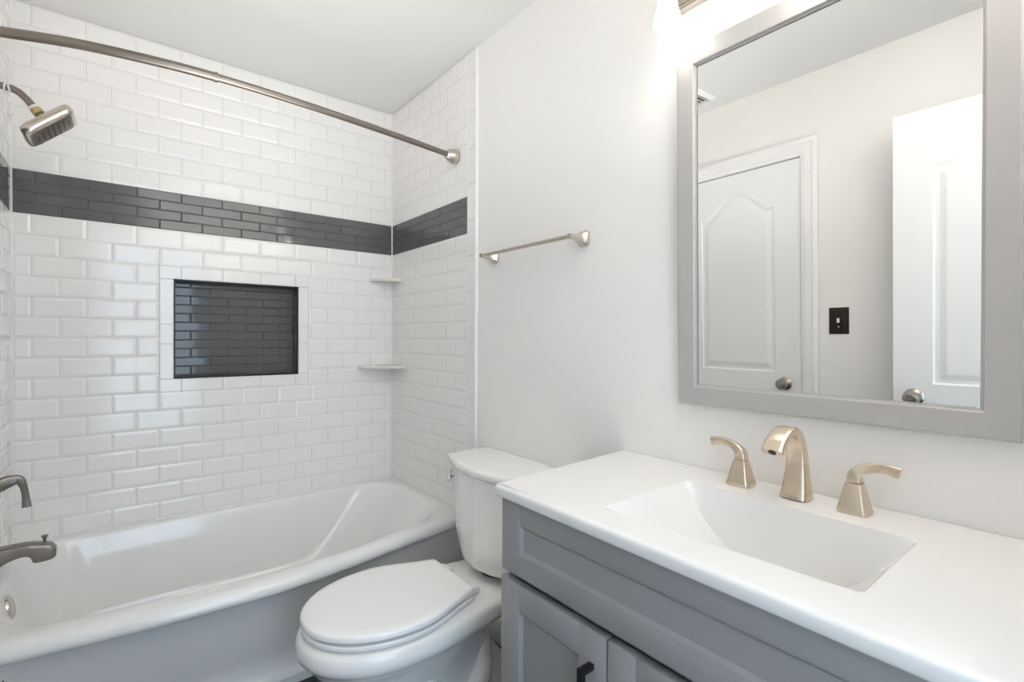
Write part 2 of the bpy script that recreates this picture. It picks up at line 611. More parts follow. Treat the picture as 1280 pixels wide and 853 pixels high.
# open entry door, swung back along the left wall
d2 = panel_door('door_2', 0.735, 2.045, 0.035)
hx, hy, lx, ly = -1.326, -2.662, -1.308, -1.928
ang = math.atan2(hy-ly, hx-lx)
d2.location = (lx, ly, 0.006)
d2.rotation_euler = (0, 0, ang)
d2.scale = (1, -1, 1)
d2['label'] = 'open white panel door swung back beside the wall'
knob(d2, 0.066, 0.925, 0)
bm = B()
box(bm, -0.0015, 0.004, 0.005, 0.03, 0.90, 0.955)
obj('latch_plate', bm, M_DNICK, d2, smooth=False)
# doorway casing
bm = B()
box(bm, DX1-0.012, DX1, YF-0.1, YF+0.002, 0, DZ)
box(bm, DX0, DX0+0.012, YF-0.1, YF-0.04, 0, DZ)
box(bm, DX0, DX1, YF-0.1, YF-0.04, DZ-0.012, DZ)
box(bm, DX1-0.005, DX1+0.062, YF, YF+0.015, 0, DZ+0.062, bev=0.003)
box(bm, DX0-0.062, DX1+0.062, YF, YF+0.015, DZ-0.0, DZ+0.062, bev=0.003)
box(bm, DX0-0.062, DX0+0.0, YF, YF+0.010, 0, DZ+0.062, bev=0.003)
struct('trim_5', bm, M_TRIMW)

# light switch (in the mirror)
sw = thing('light_switch', 'dark bronze wall plate with one white toggle, seen in the mirror', 'light switch', (XL, -1.677, 1.240))
bm = B()
box(bm, 0, 0.004, -0.041, 0.041, -0.0625, 0.0625, bev=0.0018)
box(bm, 0.003, 0.0055, -0.033, 0.033, -0.052, 0.052, bev=0.001)
obj('wall_plate', bm, M_PLATE, sw)
bm = B()
lathe(bm, [(0.020, 0.0), (0.020, 0.0062), (0.017, 0.0072), (0.001, 0.0072)], (0, 0, 0), (1, 0, 0), 24)
obj('toggle_surround', bm, M_PLATE, sw)
bm = B()
box(bm, 0.006, 0.017, -0.005, 0.005, -0.010, 0.012, bev=0.002)
obj('toggle', bm, M_TOGGLE, sw)['label'] = 'white toggle'
bm = B()
lathe(bm, [(0.003, 0.004), (0.003, 0.0082), (0.001, 0.0087)], (0, 0, -0.028), (1, 0, 0), 10)
obj('screw', bm, M_TOGGLE, sw)

# exhaust vent in the ceiling (in the mirror)
vt = thing('exhaust_vent', 'square white exhaust fan grille on the ceiling, seen at the mirror edge', 'vent', (-1.232, -1.026, ZC))
bm = B()
H = 0.130
outer = [(-H, -H), (H, -H), (H, H), (-H, H)]
for a, b, z0, z1 in ((H, H-0.012, 0.0, -0.010), (H-0.012, 0.108, -0.010, -0.014)):
    loft(bm, [[(sx*a, sy*a, z0) for sx, sy in ((-1, -1), (1, -1), (1, 1), (-1, 1))], [(sx*b, sy*b, z1) for sx, sy in ((-1, -1), (1, -1), (1, 1), (-1, 1))]], False, False)
loft(bm, [[(sx*0.108, sy*0.108, -0.016) for sx, sy in ((-1, -1), (1, -1), (1, 1), (-1, 1))], [(sx*0.106, sy*0.106, -0.002) for sx, sy in ((-1, -1), (1, -1), (1, 1), (-1, 1))]], False, False)
obj('grille_frame', bm, M_TOGGLE, vt)
bm = B()
box(bm, -0.106, 0.106, -0.106, 0.106, -0.003, -0.001)
obj('fan_opening', bm, M_DARK, vt, smooth=False)
for k in range(9):
    bm = B()
    y = -0.088 + k*0.022
    box(bm, -0.106, 0.106, y-0.0022, y+0.0022, -0.008, -0.004)
    obj('louver', bm, M_TOGGLE, vt, smooth=False)

# ------------------------------------------------------------------ bathtub
YFRONT = smooth_path([(-1.478, -0.800), (-1.29, -0.832), (-1.08, -0.855), (-0.85, -0.867), (-0.70, -0.860), (-0.50, -0.830), (-0.30, -0.790), (-0.002, -0.742)], 6)
YINNER = smooth_path([(-1.478, -0.715), (-1.20, -0.758), (-0.98, -0.778), (-0.78, -0.786), (-0.60, -0.780), (-0.45, -0.757), (-0.30, -0.715), (-0.002, -0.66)], 6)
yfr = lambda x: interp(YFRONT, x)
yin = lambda x: interp(YINNER, x)
ystr = lambda x: -0.700


def side_params(r, n_c=8, n_s=22):
    out = [(-r + (-0 + 0)) for _ in ()]
    a = [i/n_c*r for i in range(n_c)]
    s = [r + (1-2*r)*i/n_s for i in range(n_s)]
    e = [1-r + i/n_c*r for i in range(n_c)]
    return a + s + e


def tub_ring(x0, x1, yb, yf, z, rx, ry, zf=None):
    """closed ring, front edge following yf(x); rx, ry corner radii as fractions of the sides"""
    pts = []

    def corner(u, v):
        # u, v in 0..1 ; round the corners
        du = min(u, 1-u)
        dv = min(v, 1-v)
        return u, v
    N = 44
    raw = []
    nC = 10
    for cu, cv, a0 in ((1, 0, 270), (1, 1, 0), (0, 1, 90), (0, 0, 180)):
        # arc of the corner, then the straight run to the next corner
        ccu = 1-rx if cu else rx
        ccv = 1-ry if cv else ry
        arc = []
        for k in range(nC+1):
            a = math.radians(a0 + 90*k/nC)
            arc.append((ccu + rx*math.cos(a), ccv + ry*math.sin(a)))
        raw.append(arc)
    seq = []
    for i in range(4):
        arc = raw[i]
        nxt = raw[(i+1) % 4]
        seq += arc
        a, b = arc[-1], nxt[0]
        for k in range(1, 20):
            seq.append((lerp(a[0], b[0], k/20), lerp(a[1], b[1], k/20)))
    for u, v in seq:
        x = lerp(x0, x1, u)
        # v = 0 front, 1 back
        pts.append((x, lerp(yf(x), yb, v), z))
    return pts


def off(f, d):
    return lambda x: f(x) + d


x0, x1, yb = XT+0.001, -0.001, -0.001
E = 1e-4
rings = []
apr = lambda t: (lambda x: lerp(-0.690, lerp(yfr(x)+0.035, -0.73, 0.25), t))
rings.append(tub_ring(x0, x1, yb, ystr_ if False else (lambda x: -0.722), 0.0, E, E))
rings.append(tub_ring(x0, x1, yb, (lambda x: -0.722), 0.030, E, E))
rings.append(tub_ring(x0, x1, yb, (lambda x: -0.700), 0.040, E, E))
rings.append(tub_ring(x0, x1, yb, apr(0.0), 0.060, E, E))
for t in (0.25, 0.5, 0.75, 1.0):
    rings.append(tub_ring(x0, x1, yb, apr(t), lerp(0.06, 0.385, t), E, E))
rings.append(tub_ring(x0, x1, yb, off(yfr, 0.022), 0.392, E, E))
for dy, z in ((0.008, 0.396), (0.001, 0.404), (0.0, 0.414), (0.004, 0.426), (0.012, 0.436), (0.026, 0.442), (0.040, 0.443)):
    rings.append(tub_ring(x0, x1, yb, off(yfr, dy), z, E, E))
# inner lip
rings.append(tub_ring(XT+0.020, -0.030, -0.026, off(yin, -0.008), 0.443, 0.11, 0.26))
rings.append(tub_ring(XT+0.024, -0.040, -0.031, off(yin, 0.000), 0.4405, 0.115, 0.27))
rings.append(tub_ring(XT+0.028, -0.055, -0.036, off(yin, 0.008), 0.430, 0.12, 0.28))
for t in (0.12, 0.3, 0.5, 0.7, 0.85):
    rings.append(tub_ring(XT+0.030+0.08*t, -0.065-0.26*t, -0.040-0.06*t, off(yin, 0.012+0.07*t), lerp(0.428, 0.12, t), 0.12+0.05*t, 0.28+0.09*t))
rings.append(tub_ring(XT+0.135, -0.350, -0.125, off(yin, 0.105), 0.112, 0.17, 0.38))
rings.append(tub_ring(XT+0.175, -0.400, -0.170, off(yin, 0.155), 0.092, 0.18, 0.40))
rings.append(tub_ring(XT+0.30, -0.55, -0.28, off(yin, 0.28), 0.088, 0.20, 0.42))
tub = thing('bathtub', 'white alcove bathtub with a bowed front rim along the tiled walls', 'bathtub', (-0.74, -0.4, 0))
bm = B()
loft(bm, rings, True, True)
for v in bm.verts:
    v.co -= Vector((-0.74, -0.4, 0))
obj('tub_shell', bm, M_TUB, tub, sharp=50)
bm = B()
ox, oy, oz = XT+0.026+0.74, 0.0, 0.375
nrm = Vector((1, 0, 0.15)).normalized()
lathe(bm, [(0.001, 0.0), (0.036, 0.0), (0.038, 0.005), (0.036, 0.013), (0.030, 0.017), (0.001, 0.018)], (ox+0.008, oy, oz), nrm, 32)
ov = obj('overflow_plate', bm, M_NICK, tub)
ov['label'] = 'round brushed nickel overflow plate'
bm = B()
lathe(bm, [(0.001, 0.012), (0.008, 0.012), (0.008, 0.016), (0.001, 0.0165)], (ox+0.004, oy, oz-0.034), nrm, 12)
obj('overflow_slot', bm, M_DARK, ov)
bm = B()
lathe(bm, [(0.001, 0.0), (0.034, 0.0), (0.034, 0.004), (0.026, 0.006), (0.001, 0.007)], (XT+0.36+0.74, 0.0, 0.088), (0, 0, 1), 28)
obj('drain', bm, M_NICK, tub)
# caulk bead along the tile
bm = B()
box(bm, XT+0.001, -0.001, -0.007, 0.0, TUBZ-0.001, TUBZ+0.006, bev=0.002)
box(bm, -0.007, 0.0, -0.74, -0.001, TUBZ-0.001, TUBZ+0.006, bev=0.002)
box(bm, XT, XT+0.007, -0.74, -0.001, TUBZ-0.001, TUBZ+0.006, bev=0.002)
struct('trim_6', bm, M_CAULK)

# ------------------------------------------------------------------ tub spout, valve, shower head
sp = thing('tub_spout', 'dark nickel tub spout with pull-up diverter above the tub', 'tub spout', (XT, -0.40, 0.545))
bm = B()
sec = rsq(5, 0.38)
st_ = smooth_path([(0.0, -0.010, 0.034, 0.026), (0.023, -0.0065, 0.0265, 0.0245), (0.05, 0.0, 0.0205, 0.023), (0.075, 0.002, 0.0185, 0.0225), (0.090, -0.002, 0.0205, 0.0225), (0.098, -0.0115, 0.0290, 0.0225), (0.120, -0.0145, 0.0275, 0.0222), (0.138, -0.0165, 0.0230, 0.0215), (0.147, -0.0200, 0.0140, 0.0200), (0.149, -0.0205, 0.0110, 0.0180)], 4)
loft(bm, [[(x, u*hw_, cz_ + v*hh_) for u, v in sec] for x, cz_, hh_, hw_ in st_], True, True)
obj('spout_body', bm, M_DNICK, sp, sharp=45)
bm = B()
lathe(bm, [(0.004, 0.020), (0.0042, 0.030), (0.005, 0.036), (0.0085, 0.044), (0.0085, 0.0455), (0.001, 0.046)], (0.122, 0, -0.010), (0, 0, 1), 14)
obj('diverter_knob', bm, M_DNICK, sp)
bm = B()
lathe(bm, [(0.001, 0), (0.034, 0), (0.034, 0.004), (0.030, 0.008), (0.001, 0.009)], (0, 0, -0.018), (1, 0, 0), 28)
obj('wall_flange', bm, M_DNICK, sp)

vl = thing('shower_valve', 'dark nickel lever valve handle on tiled wall above the tub spout', 'shower valve', (XT, -0.40, 0.755))
bm = B()
lathe(bm, [(0.001, 0), (0.082, 0), (0.083, 0.003), (0.078, 0.007), (0.03, 0.010), (0.001, 0.010)], (0, 0, 0), (1, 0, 0), 40)
obj('escutcheon', bm, M_DNICK, vl)
bm = B()
path = smooth_path([(0.0, 0, 0.0), (0.02, 0, 0.002), (0.045, 0, 0.010), (0.064, 0, 0.010), (0.074, 0, -0.010), (0.079, 0, -0.042), (0.081, 0, -0.076)], 6)
radl = smooth_path([(0.023, 0.024), (0.021, 0.022), (0.017, 0.012), (0.013, 0.009), (0.009, 0.008), (0.0085, 0.006), (0.011, 0.0075)], 6)
tube(bm, path, [tuple(r) for r in radl], sect=rsq(5, 0.5), hint=Vector((0, 1, 0)))
obj('lever', bm, M_DNICK, vl, sharp=45)

sh = thing('shower', 'brushed nickel square shower head on a bent arm, upper left', 'shower head', (XT, -0.40, 1.965))
bm = B()
path = smooth_path([(0.0, 0, 0.0), (0.035, 0, 0.001), (0.060, 0, -0.004), (0.080, 0, -0.020), (0.100, 0, -0.046)], 8)
tube(bm, path, 0.0105, 16)
obj('shower_arm', bm, M_DNICK, sh)
bm = B()
lathe(bm, [(0.001, 0), (0.03, 0), (0.03, 0.003), (0.02, 0.010), (0.011, 0.014), (0.001, 0.014)], (0, 0, 0), (1, 0, 0), 28)
obj('wall_flange', bm, M_DNICK, sh)
ax = Vector((0.62, 0, -0.785)).normalized()
bs = Vector((0.096, 0, -0.041))
bm = B()
lathe(bm, [(0.001, 0), (0.0125, 0), (0.0135, 0.004), (0.0125, 0.009), (0.001, 0.009)], bs, ax, 18)
obj('thread_tape', bm, M_TAPE, sh)
bm = B()
lathe(bm, [(0.001, 0.007), (0.013, 0.007), (0.015, 0.010), (0.015, 0.024), (0.012, 0.027), (0.012, 0.032), (0.001, 0.032)], bs, ax, 18)
obj('swivel_nut', bm, M_BRASS, sh)
bm = B()
lathe(bm, [(0.001, 0.028), (0.016, 0.029), (0.018, 0.033), (0.018, 0.045), (0.022, 0.058), (0.001, 0.060)], bs, ax, 22)
obj('head_collar', bm, M_DNICK, sh)
# head: rounded square slab; face tilted towards the room
hax = Vector((0.69, -0.05, -0.72)).normalized()
hc = bs + ax*0.048 - Vector((0.004, 0, 0))
ha = Vector((0.883, 0.0, 0.47)).normalized()
ha = (ha - hax*ha.dot(hax)).normalized()
hb = hax.cross(ha).normalized()
sec = rsq(8, 0.30)


def slab(prof):
    return [[hc + hax*hh + ha*(u*s*1.22) + hb*(v*s*1.06) for u, v in sec] for s, hh in prof]


bm = B()
loft(bm, slab([(0.030, 0.0), (0.052, 0.002), (0.060, 0.006), (0.0625, 0.012), (0.0625, 0.026), (0.060, 0.031), (0.055, 0.033)]), True, True)
hd = obj('head_body', bm, M_NICK, sh, sharp=40)
bm = B()
loft(bm, slab([(0.050, 0.0325), (0.050, 0.0345), (0.048, 0.035)]), True, True)
fc = obj('spray_face', bm, M_DNICK, hd)
bm = B()
for i in range(7):
    for j in range(7):
        u, v = (i-3)*0.0165, (j-3)*0.0140
        if abs(i-3)+abs(j-3) > 4:
            continue
        lathe(bm, [(0.0042, 0.0345), (0.0036, 0.0358), (0.001, 0.0361)], hc + ha*u + hb*v, hax, 8)
nz = obj('nozzle', bm, M_NOZ, hd)
nz['kind'] = 'stuff'

# clear tag hanging from the arm
tg = thing('hang_tag', 'small clear plastic tie and tag looped on the shower arm', 'tag', (XT+0.040, -0.40, 1.966))
bm = B()
for dx, tl in ((-0.004, 0.15), (0.004, -0.2)):
    pts = [(dx+tl*0.012*math.sin(2*PI*k/16), 0.0128*math.cos(2*PI*k/16), 0.0128*math.sin(2*PI*k/16)) for k in range(17)]
    tube(bm, pts, 0.0026, 6, hint=Vector((1, 0, 0)))
obj('tie_loop', bm, M_CLEAR, tg)
bm = B()
tube(bm, smooth_path([(0.004, -0.003, -0.012), (0.009, -0.004, -0.025), (0.006, -0.003, -0.05), (0.008, -0.002, -0.075)], 5), 0.0013, 6)
for zc_, s_ in ((-0.025, 0.0035), (-0.045, 0.004), (-0.062, 0.004), (-0.078, 0.006)):
    bmesh.ops.create_icosphere(bm, subdivisions=1, radius=s_, matrix=Matrix.Translation((0.008, -0.003, zc_)))
obj('tag_beads', bm, M_CLEAR, tg)

# ------------------------------------------------------------------ curtain rod
rd = thing('shower_rod', 'bowed brushed nickel shower curtain rod across the tub', 'shower rod', (XT, -0.655, 2.012))
ctrl = [(0.012, 0.0, 0.0), (0.06, -0.012, 0.001), (0.22, -0.062, 0.004), (0.40, -0.088, 0.006), (0.54, -0.094, 0.007), (0.70, -0.090, 0.007), (0.92, -0.072, 0.006), (1.19, -0.040, 0.004), (1.43, -0.007, 0.001), (1.470, 0.0, 0.0)]
ctrl = [(a, b, c) for a, b, c in ctrl]
full = smooth_path(ctrl, 8)
thick = [p for p in full if p[0] <= 0.541]
thin = [p for p in full if p[0] >= 0.53]
bm = B()
tube(bm, thick, 0.0135, 18)
obj('outer_tube', bm, M_DNICK, rd)
bm = B()
tube(bm, thin, 0.0115, 18)
obj('inner_tube', bm, M_DNICK, rd)
bm = B()
a, b = Vector(thick[-1]), Vector(thick[-2])
t = (a-b).normalized()
lathe(bm, [(0.0125, -0.001), (0.0152, -0.001), (0.0152, 0.006), (0.0125, 0.007)], a, t, 20)
obj('joint_ring', bm, M_DNICK, rd)
for ex, dr in ((0.0005, 1), (-XT-0.0005, -1)):
    bm = B()
    lathe(bm, [(0.001, 0), (0.031, 0), (0.031, 0.006), (0.001, 0.0062)], (ex, 0, 0), (dr, 0, 0), 30)
    fl = obj('mounting_plate', bm, M_BLACK, rd)
    bm = B()
    lathe(bm, [(0.001, 0.006), (0.033, 0.006), (0.034, 0.010), (0.033, 0.018), (0.027, 0.034), (0.019, 0.050), (0.0155, 0.055), (0.001, 0.055)], (ex, 0, 0), (dr, -0.10, 0), 30)
    obj('flange_cover', bm, M_NICK, fl)

# ------------------------------------------------------------------ corner shelves


def corner_shelf(z, rx, ry, th, label):
    bm = B()
    n = 24
    out = [(0.003, 0.003)]
    for k in range(n+1):
        a = PI/2*k/n
        e = 1.12
        out.append((-rx*abs(math.cos(a))**e if math.cos(a) > 1e-6 else 0.003, -ry*abs(math.sin(a))**e if math.sin(a) > 1e-6 else 0.003))
    out[1] = (-rx, 0.003)
    out[-1] = (0.003, -ry)
    ins = [(x*0.985, y*0.985) for x, y in out]
    loft(bm, [[(x, y, -th) for x, y in ins], [(x, y, -th+0.003) for x, y in out], [(x, y, -0.003) for x, y in out], [(x, y, 0) for x, y in ins]], True, True)
    o = obj('corner_shelf', bm, M_MARBLE, None, sharp=30)
    o.location = (0, 0, z)
    tag(o, label, 'shelf', 'marble corner shelves in the tub alcove')


corner_shelf(1.520, 0.125, 0.118, 0.013, 'upper of two pale marble corner shelves, the small one just under the grey tile band')
corner_shelf(1.062, 0.188, 0.178, 0.015, 'lower and wider of two pale marble corner shelves above the tub')

# ------------------------------------------------------------------ towel bar
tb = thing('towel_bar', 'brushed nickel towel bar on the painted wall above the toilet', 'towel bar', (XR, -1.18, 1.533))
yA_, yB_ = 0.240, -0.245
bm = B()
tube(bm, [(-0.066, yA_+0.006, 0.0), (-0.066, 0.1, 0.0), (-0.066, -0.1, 0.0), (-0.066, yB_-0.006, 0.0)], [(0.0055, 0.0065)]*4, sect=rsq(4, 0.4))
obj('bar', bm, M_NICK, tb)
for y in (yA_, yB_):
    bm = B()
    pr = smooth_path([(0.0, 0.025), (0.004, 0.026), (0.012, 0.023), (0.025, 0.0155), (0.042, 0.0105), (0.058, 0.0085), (0.073, 0.0080)], 5)
    loft(bm, [[(-hh, y+u*rr*0.92, v*rr) for u, v in rsq(5, 0.5)] for hh, rr in pr], True, True)
    obj('post', bm, M_NICK, tb, sharp=50)

# ------------------------------------------------------------------ toilet
TC = -1.157
tl = thing('toilet', 'white two-piece toilet with closed oval lid between tub and vanity', 'toilet', (-0.4, TC, 0))
T0 = Vector((-0.4, TC, 0))


def fin(bm):
    for v in bm.verts:
        v.co -= T0
    return bm


def egg(xf, xc, hw, xb, hb, z, n=26, flat=0.85):
    """outline: front half ellipse from xc to xf, back half narrowing to hb at xb"""
    pts = []
    for k in range(2*n+1):
        a = -PI/2 + PI*k/(2*n)
        pts.append((xc - (xc-xf)*math.cos(a)**flat if math.cos(a) > 1e-9 else xc, TC - hw*math.sin(a), z))
    # from (xc, TC-hw) back to (xb, TC-hb), across, and forward again
    m = 14
    side = []
    for k in range(1, m):
        t = k/m
        side.append((lerp(xc, xb, t), lerp(hw, hb, t*t*(3-2*t)*0.65+0.35*t**1.6)))
    side.append((xb-0.012, hb))
    side.append((xb-0.003, hb-0.004))
    side.append((xb, hb-0.014))
    pts += [(x, TC-w, z) for x, w in side]
    pts += [(x, TC+w, z) for x, w in reversed(side)]
    return pts


bm = B()
rings = [egg(-0.700, -0.50, 0.118, -0.10, 0.105, 0.0),
         egg(-0.700, -0.50, 0.118, -0.10, 0.105, 0.018),
         egg(-0.690, -0.50, 0.108, -0.11, 0.092, 0.030),
         egg(-0.665, -0.49, 0.095, -0.13, 0.080, 0.09),
         egg(-0.660, -0.49, 0.094, -0.16, 0.078, 0.15),
         egg(-0.685, -0.50, 0.108, -0.20, 0.080, 0.20),
         egg(-0.728, -0.51, 0.135, -0.24, 0.085, 0.25),
         egg(-0.760, -0.52, 0.160, -0.26, 0.092, 0.29),
         egg(-0.780, -0.52, 0.180, -0.22, 0.104, 0.320),
         egg(-0.788, -0.52, 0.188, -0.12, 0.118, 0.335),
         egg(-0.793, -0.52, 0.193, -0.05, 0.126, 0.337),
         egg(-0.802, -0.525, 0.200, -0.04, 0.132, 0.345),
         egg(-0.804, -0.525, 0.202, -0.035, 0.134, 0.360),
         egg(-0.802, -0.525, 0.200, -0.035, 0.134, 0.382),
         egg(-0.796, -0.525, 0.194, -0.036, 0.131, 0.392),
         egg(-0.785, -0.525, 0.184, -0.040, 0.124, 0.396)]
loft(bm, rings, True, True)
# trapway bulges down both sides of the pedestal
for s in (-1, 1):
    pts = smooth_path([(-0.60, TC+s*0.050, 0.28), (-0.50, TC+s*0.078, 0.22), (-0.42, TC+s*0.083, 0.12), (-0.33, TC+s*0.082, 0.07), (-0.27, TC+s*0.078, 0.13), (-0.25, TC+s*0.066, 0.21), (-0.24, TC+s*0.050, 0.25)], 6)
    tube(bm, pts, [r[0] for r in smooth_path([(0.02,), (0.036,), (0.045,), (0.046,), (0.040,), (0.030,), (0.02,)], 6)], 16, hint=Vector((0, 1, 0)))
obj('bowl', fin(bm), M_PORC, tl, sharp=55)
for s in (-1, 1):
    bm = B()
    lathe(bm, [(0.014, 0.016), (0.014, 0.024), (0.011, 0.034), (0.004, 0.038), (0.001, 0.038)], (-0.30, TC+s*0.112, 0.0), (0, 0, 1), 18)
    obj('bolt_cap', fin(bm), M_SEAT, tl)


def seat_outline(x_f, hw, xb, hb, z):
    return egg(x_f, -0.535, hw, xb, hb, z, flat=0.92)


def seat_ring(d, z):
    return seat_outline(-0.792+d, 0.1945-d, -0.316-d, 0.128-d*0.8, z)


bm = B()
loft(bm, [seat_ring(0.020, 0.3965), seat_ring(0.020, 0.4025), seat_ring(0.006, 0.4032), seat_ring(0.003, 0.406), seat_ring(0.003, 0.413), seat_ring(0.006, 0.4165), seat_ring(0.026, 0.4185)], True, True)
st = obj('seat', fin(bm), M_SEAT, tl, sharp=40)
bm = B()
loft(bm, [seat_ring(0.026, 0.4188), seat_ring(0.022, 0.4245), seat_ring(0.004, 0.4252), seat_ring(0.0, 0.4285), seat_ring(0.0, 0.438), seat_ring(0.003, 0.443), seat_ring(0.010, 0.446), seat_ring(0.030, 0.4475)], True, True)
obj('seat_lid', fin(bm), M_SEAT, tl, sharp=40)
bm = B()
for a in range(2):
    pass
for s in (-1, 1):
    bm = B()
    lathe(bm, [(0.001, -0.025), (0.008, -0.025), (0.009, -0.022), (0.009, 0.022), (0.008, 0.025), (0.001, 0.025)], (-0.298, TC+s*0.078, 0.420), (0, 1, 0), 16)
    box(bm, -0.315, -0.280, TC+s*0.078-0.018, TC+s*0.078+0.018, 0.401, 0.417, bev=0.004)
    obj('hinge', fin(bm), M_SEAT, tl)


def tank_plan(xb, xc, hwb, xf, hwf, z, n=22, yc=None):
    """plan of the tank: flat back at xb, rounded corners, sides widening, bowed front"""
    yc = TC if yc is None else yc
    ctrl = [(xb, 0.0), (xb, hwb*0.55), (xb-0.002, hwb*0.90), (xb-0.016, hwb*0.985), (xb-0.05, hwb), ((xb+xc)/2-0.02, (hwb+hwf)/2+0.006), (xc+0.006, hwf+0.002), (xc-0.006, hwf-0.008), (lerp(xc, xf, 0.42), hwf*0.74), (lerp(xc, xf, 0.80), hwf*0.42), (xf, 0.0)]
    half = smooth_path(ctrl, 5)
    pts = [(x, yc-w, z) for x, w in half]
    pts += [(x, yc+w, z) for x, w in reversed(half[1:-1])]
    return pts


bm = B()
loft(bm, [tank_plan(-0.075, -0.150, 0.125, -0.200, 0.125, 0.4225),
          tank_plan(-0.050, -0.168, 0.158, -0.228, 0.150, 0.424),
          tank_plan(-0.030, -0.178, 0.184, -0.240, 0.174, 0.434),
          tank_plan(-0.020, -0.180, 0.204, -0.244, 0.192, 0.458),
          tank_plan(-0.015, -0.180, 0.220, -0.243, 0.207, 0.51),
          tank_plan(-0.015, -0.178, 0.234, -0.240, 0.221, 0.60),
          tank_plan(-0.015, -0.176, 0.242, -0.238, 0.231, 0.70),
          tank_plan(-0.015, -0.176, 0.244, -0.237, 0.233, 0.738)], True, True)
tank = obj('tank', fin(bm), M_PORC, tl, sharp=60)
bm = B()


def lid_ring(d, z):
    return tank_plan(0.004-d, -0.188+d*0.7, 0.266-d, -0.254+d, 0.252-d, z)


loft(bm, [lid_ring(0.016, 0.737), lid_ring(0.008, 0.739), lid_ring(0.002, 0.746), lid_ring(0.0, 0.753), lid_ring(0.0, 0.760), lid_ring(0.003, 0.766), lid_ring(0.010, 0.769), lid_ring(0.022, 0.7705)], True, True)
obj('tank_lid', fin(bm), M_PORC, tl, sharp=50)
# flush lever on the front left corner
bm = B()
n_ = Vector((-0.80, 0.60, 0)).normalized()
p0 = Vector((-0.176, TC+0.236, 0.688))
lathe(bm, [(0.001, -0.010), (0.012, -0.010), (0.012, 0.003), (0.009, 0.008), (0.001, 0.008)], p0, n_, 18)
c_ = p0 + n_*0.011
s_ = Vector((0.60, 0.80, 0))
tube(bm, [c_ + s_*0.012 + Vector((0, 0, 0.016)), c_ + s_*0.010 + Vector((0, 0, 0.013)), c_, c_ - s_*0.010 + Vector((0, 0, -0.014)) + n_*0.004, c_ - s_*0.013 + Vector((0, 0, -0.019)) + n_*0.004], [(0.007, 0.004), (0.0115, 0.007), (0.0125, 0.008), (0.0125, 0.008), (0.010, 0.006)], sect=rsq(4, 0.5), hint=n_)
fl = obj('flush_lever', fin(bm), M_CHROME, tl)
fl['label'] = 'chrome flush lever'
# tank gasket
bm = B()
lathe(bm, [(0.06, 0.400), (0.06, 0.426)], (-0.14, TC, 0), (0, 0, 1), 24)
obj('tank_gasket', fin(bm), M_DARK, tl)

# ------------------------------------------------------------------ vanity cabinet
CF = -0.487           # face of doors and drawer front
CY0, CY1 = -1.636, -2.600
vn = thing('vanity_cabinet', 'grey shaker vanity cabinet with black bar pulls under the white sink top', 'cabinet', (-0.24, -2.118, 0))
V0 = Vector((-0.24, -2.118, 0))


def vfin(bm):
    for v in bm.verts:
        v.co -= V0
    return bm


bm = B()
XB = XR-0.004
box(bm, CF+0.021, XB, CY0-0.002, CY0-0.020, 0.09, 0.848)
box(bm, CF+0.021, XB, CY1+0.018, CY1, 0.09, 0.848)
box(bm, CF+0.021, XB, CY0-0.020, CY1+0.018, 0.09, 0.108)
box(bm, CF+0.030, CF+0.045, CY0-0.020, CY1+0.018, 0.64, 0.70)
box(bm, CF+0.021, CF+0.04, CY0-0.020, CY1+0.018, 0.835, 0.848)
box(bm, CF+0.021, CF+0.04, -1.930, -1.966, 0.108, 0.64)
box(bm, CF+0.021, CF+0.04, -2.246, -2.286, 0.108, 0.64)
box(bm, CF+0.085, CF+0.10, CY0-0.002, CY1, 0.0, 0.09)
box(bm, CF+0.020, CF+0.06, CY0-0.002, CY0-0.05, 0.0, 0.09)
box(bm, CF+0.020, CF+0.06, CY1+0.048, CY1, 0.0, 0.09)
obj('carcass', vfin(bm), M_CABIN, vn, smooth=False)


def shaker(y0, y1, z0, z1, sl, sr, rt_, rb_, depth=0.008):
    """shaker front between y0 (left in the photo) and y1, stiles sl / sr, rails rt_ / rb_"""
    bm = B()
    xf, xb = CF, CF+0.020
    b = 0.0015
    box(bm, xf+depth, xb, y0-0.002, y1+0.002, z0+0.002, z1-0.002)
    box(bm, xf, xb, y0, y0-sl, z0, z1, bev=b)
    box(bm, xf, xb, y1+sr, y1, z0, z1, bev=b)
    for za, zb in ((z1-rt_, z1), (z0, z0+rb_)):
        box(bm, xf+0.0004, xb, y0-sl+0.0005, y1+sr-0.0005, za, zb, bev=b)
    # bevelled inner edges
    ya, yb_, za, zb = y0-sl, y1+sr, z0+rb_, z1-rt_
    w = 0.007
    o_ = [(ya, za), (yb_, za), (yb_, zb), (ya, zb)]
    i_ = [(ya-w, za+w), (yb_+w, za+w), (yb_+w, zb-w), (ya-w, zb-w)]
    loft(bm, [[(xf+0.0012, y, z) for y, z in o_], [(xf+depth-0.0004, y, z) for y, z in i_]], False, False)
    return bm


def handle(parent, yc, z0, z1, horiz=False):
    bm = B()
    if not horiz:
        for z in (z0+0.006, z1-0.006):
            box(bm, CF-0.024, CF+0.001, yc-0.006, yc+0.006, z-0.006, z+0.006, bev=0.001)
        box(bm, CF-0.034, CF-0.022, yc-0.006, yc+0.006, z0, z1, bev=0.0012)
    else:
        for y in (yc-0.06, yc+0.06):
            box(bm, CF-0.024, CF+0.001, y-0.006, y+0.006, z0-0.006, z0+0.006, bev=0.001)
        box(bm, CF-0.034, CF-0.022, yc-0.066, yc+0.066, z0-0.006, z0+0.006, bev=0.0012)
    o = obj('handle', vfin(bm), M_BLACK, parent)
    o['label'] = 'black square bar pull'
    return o


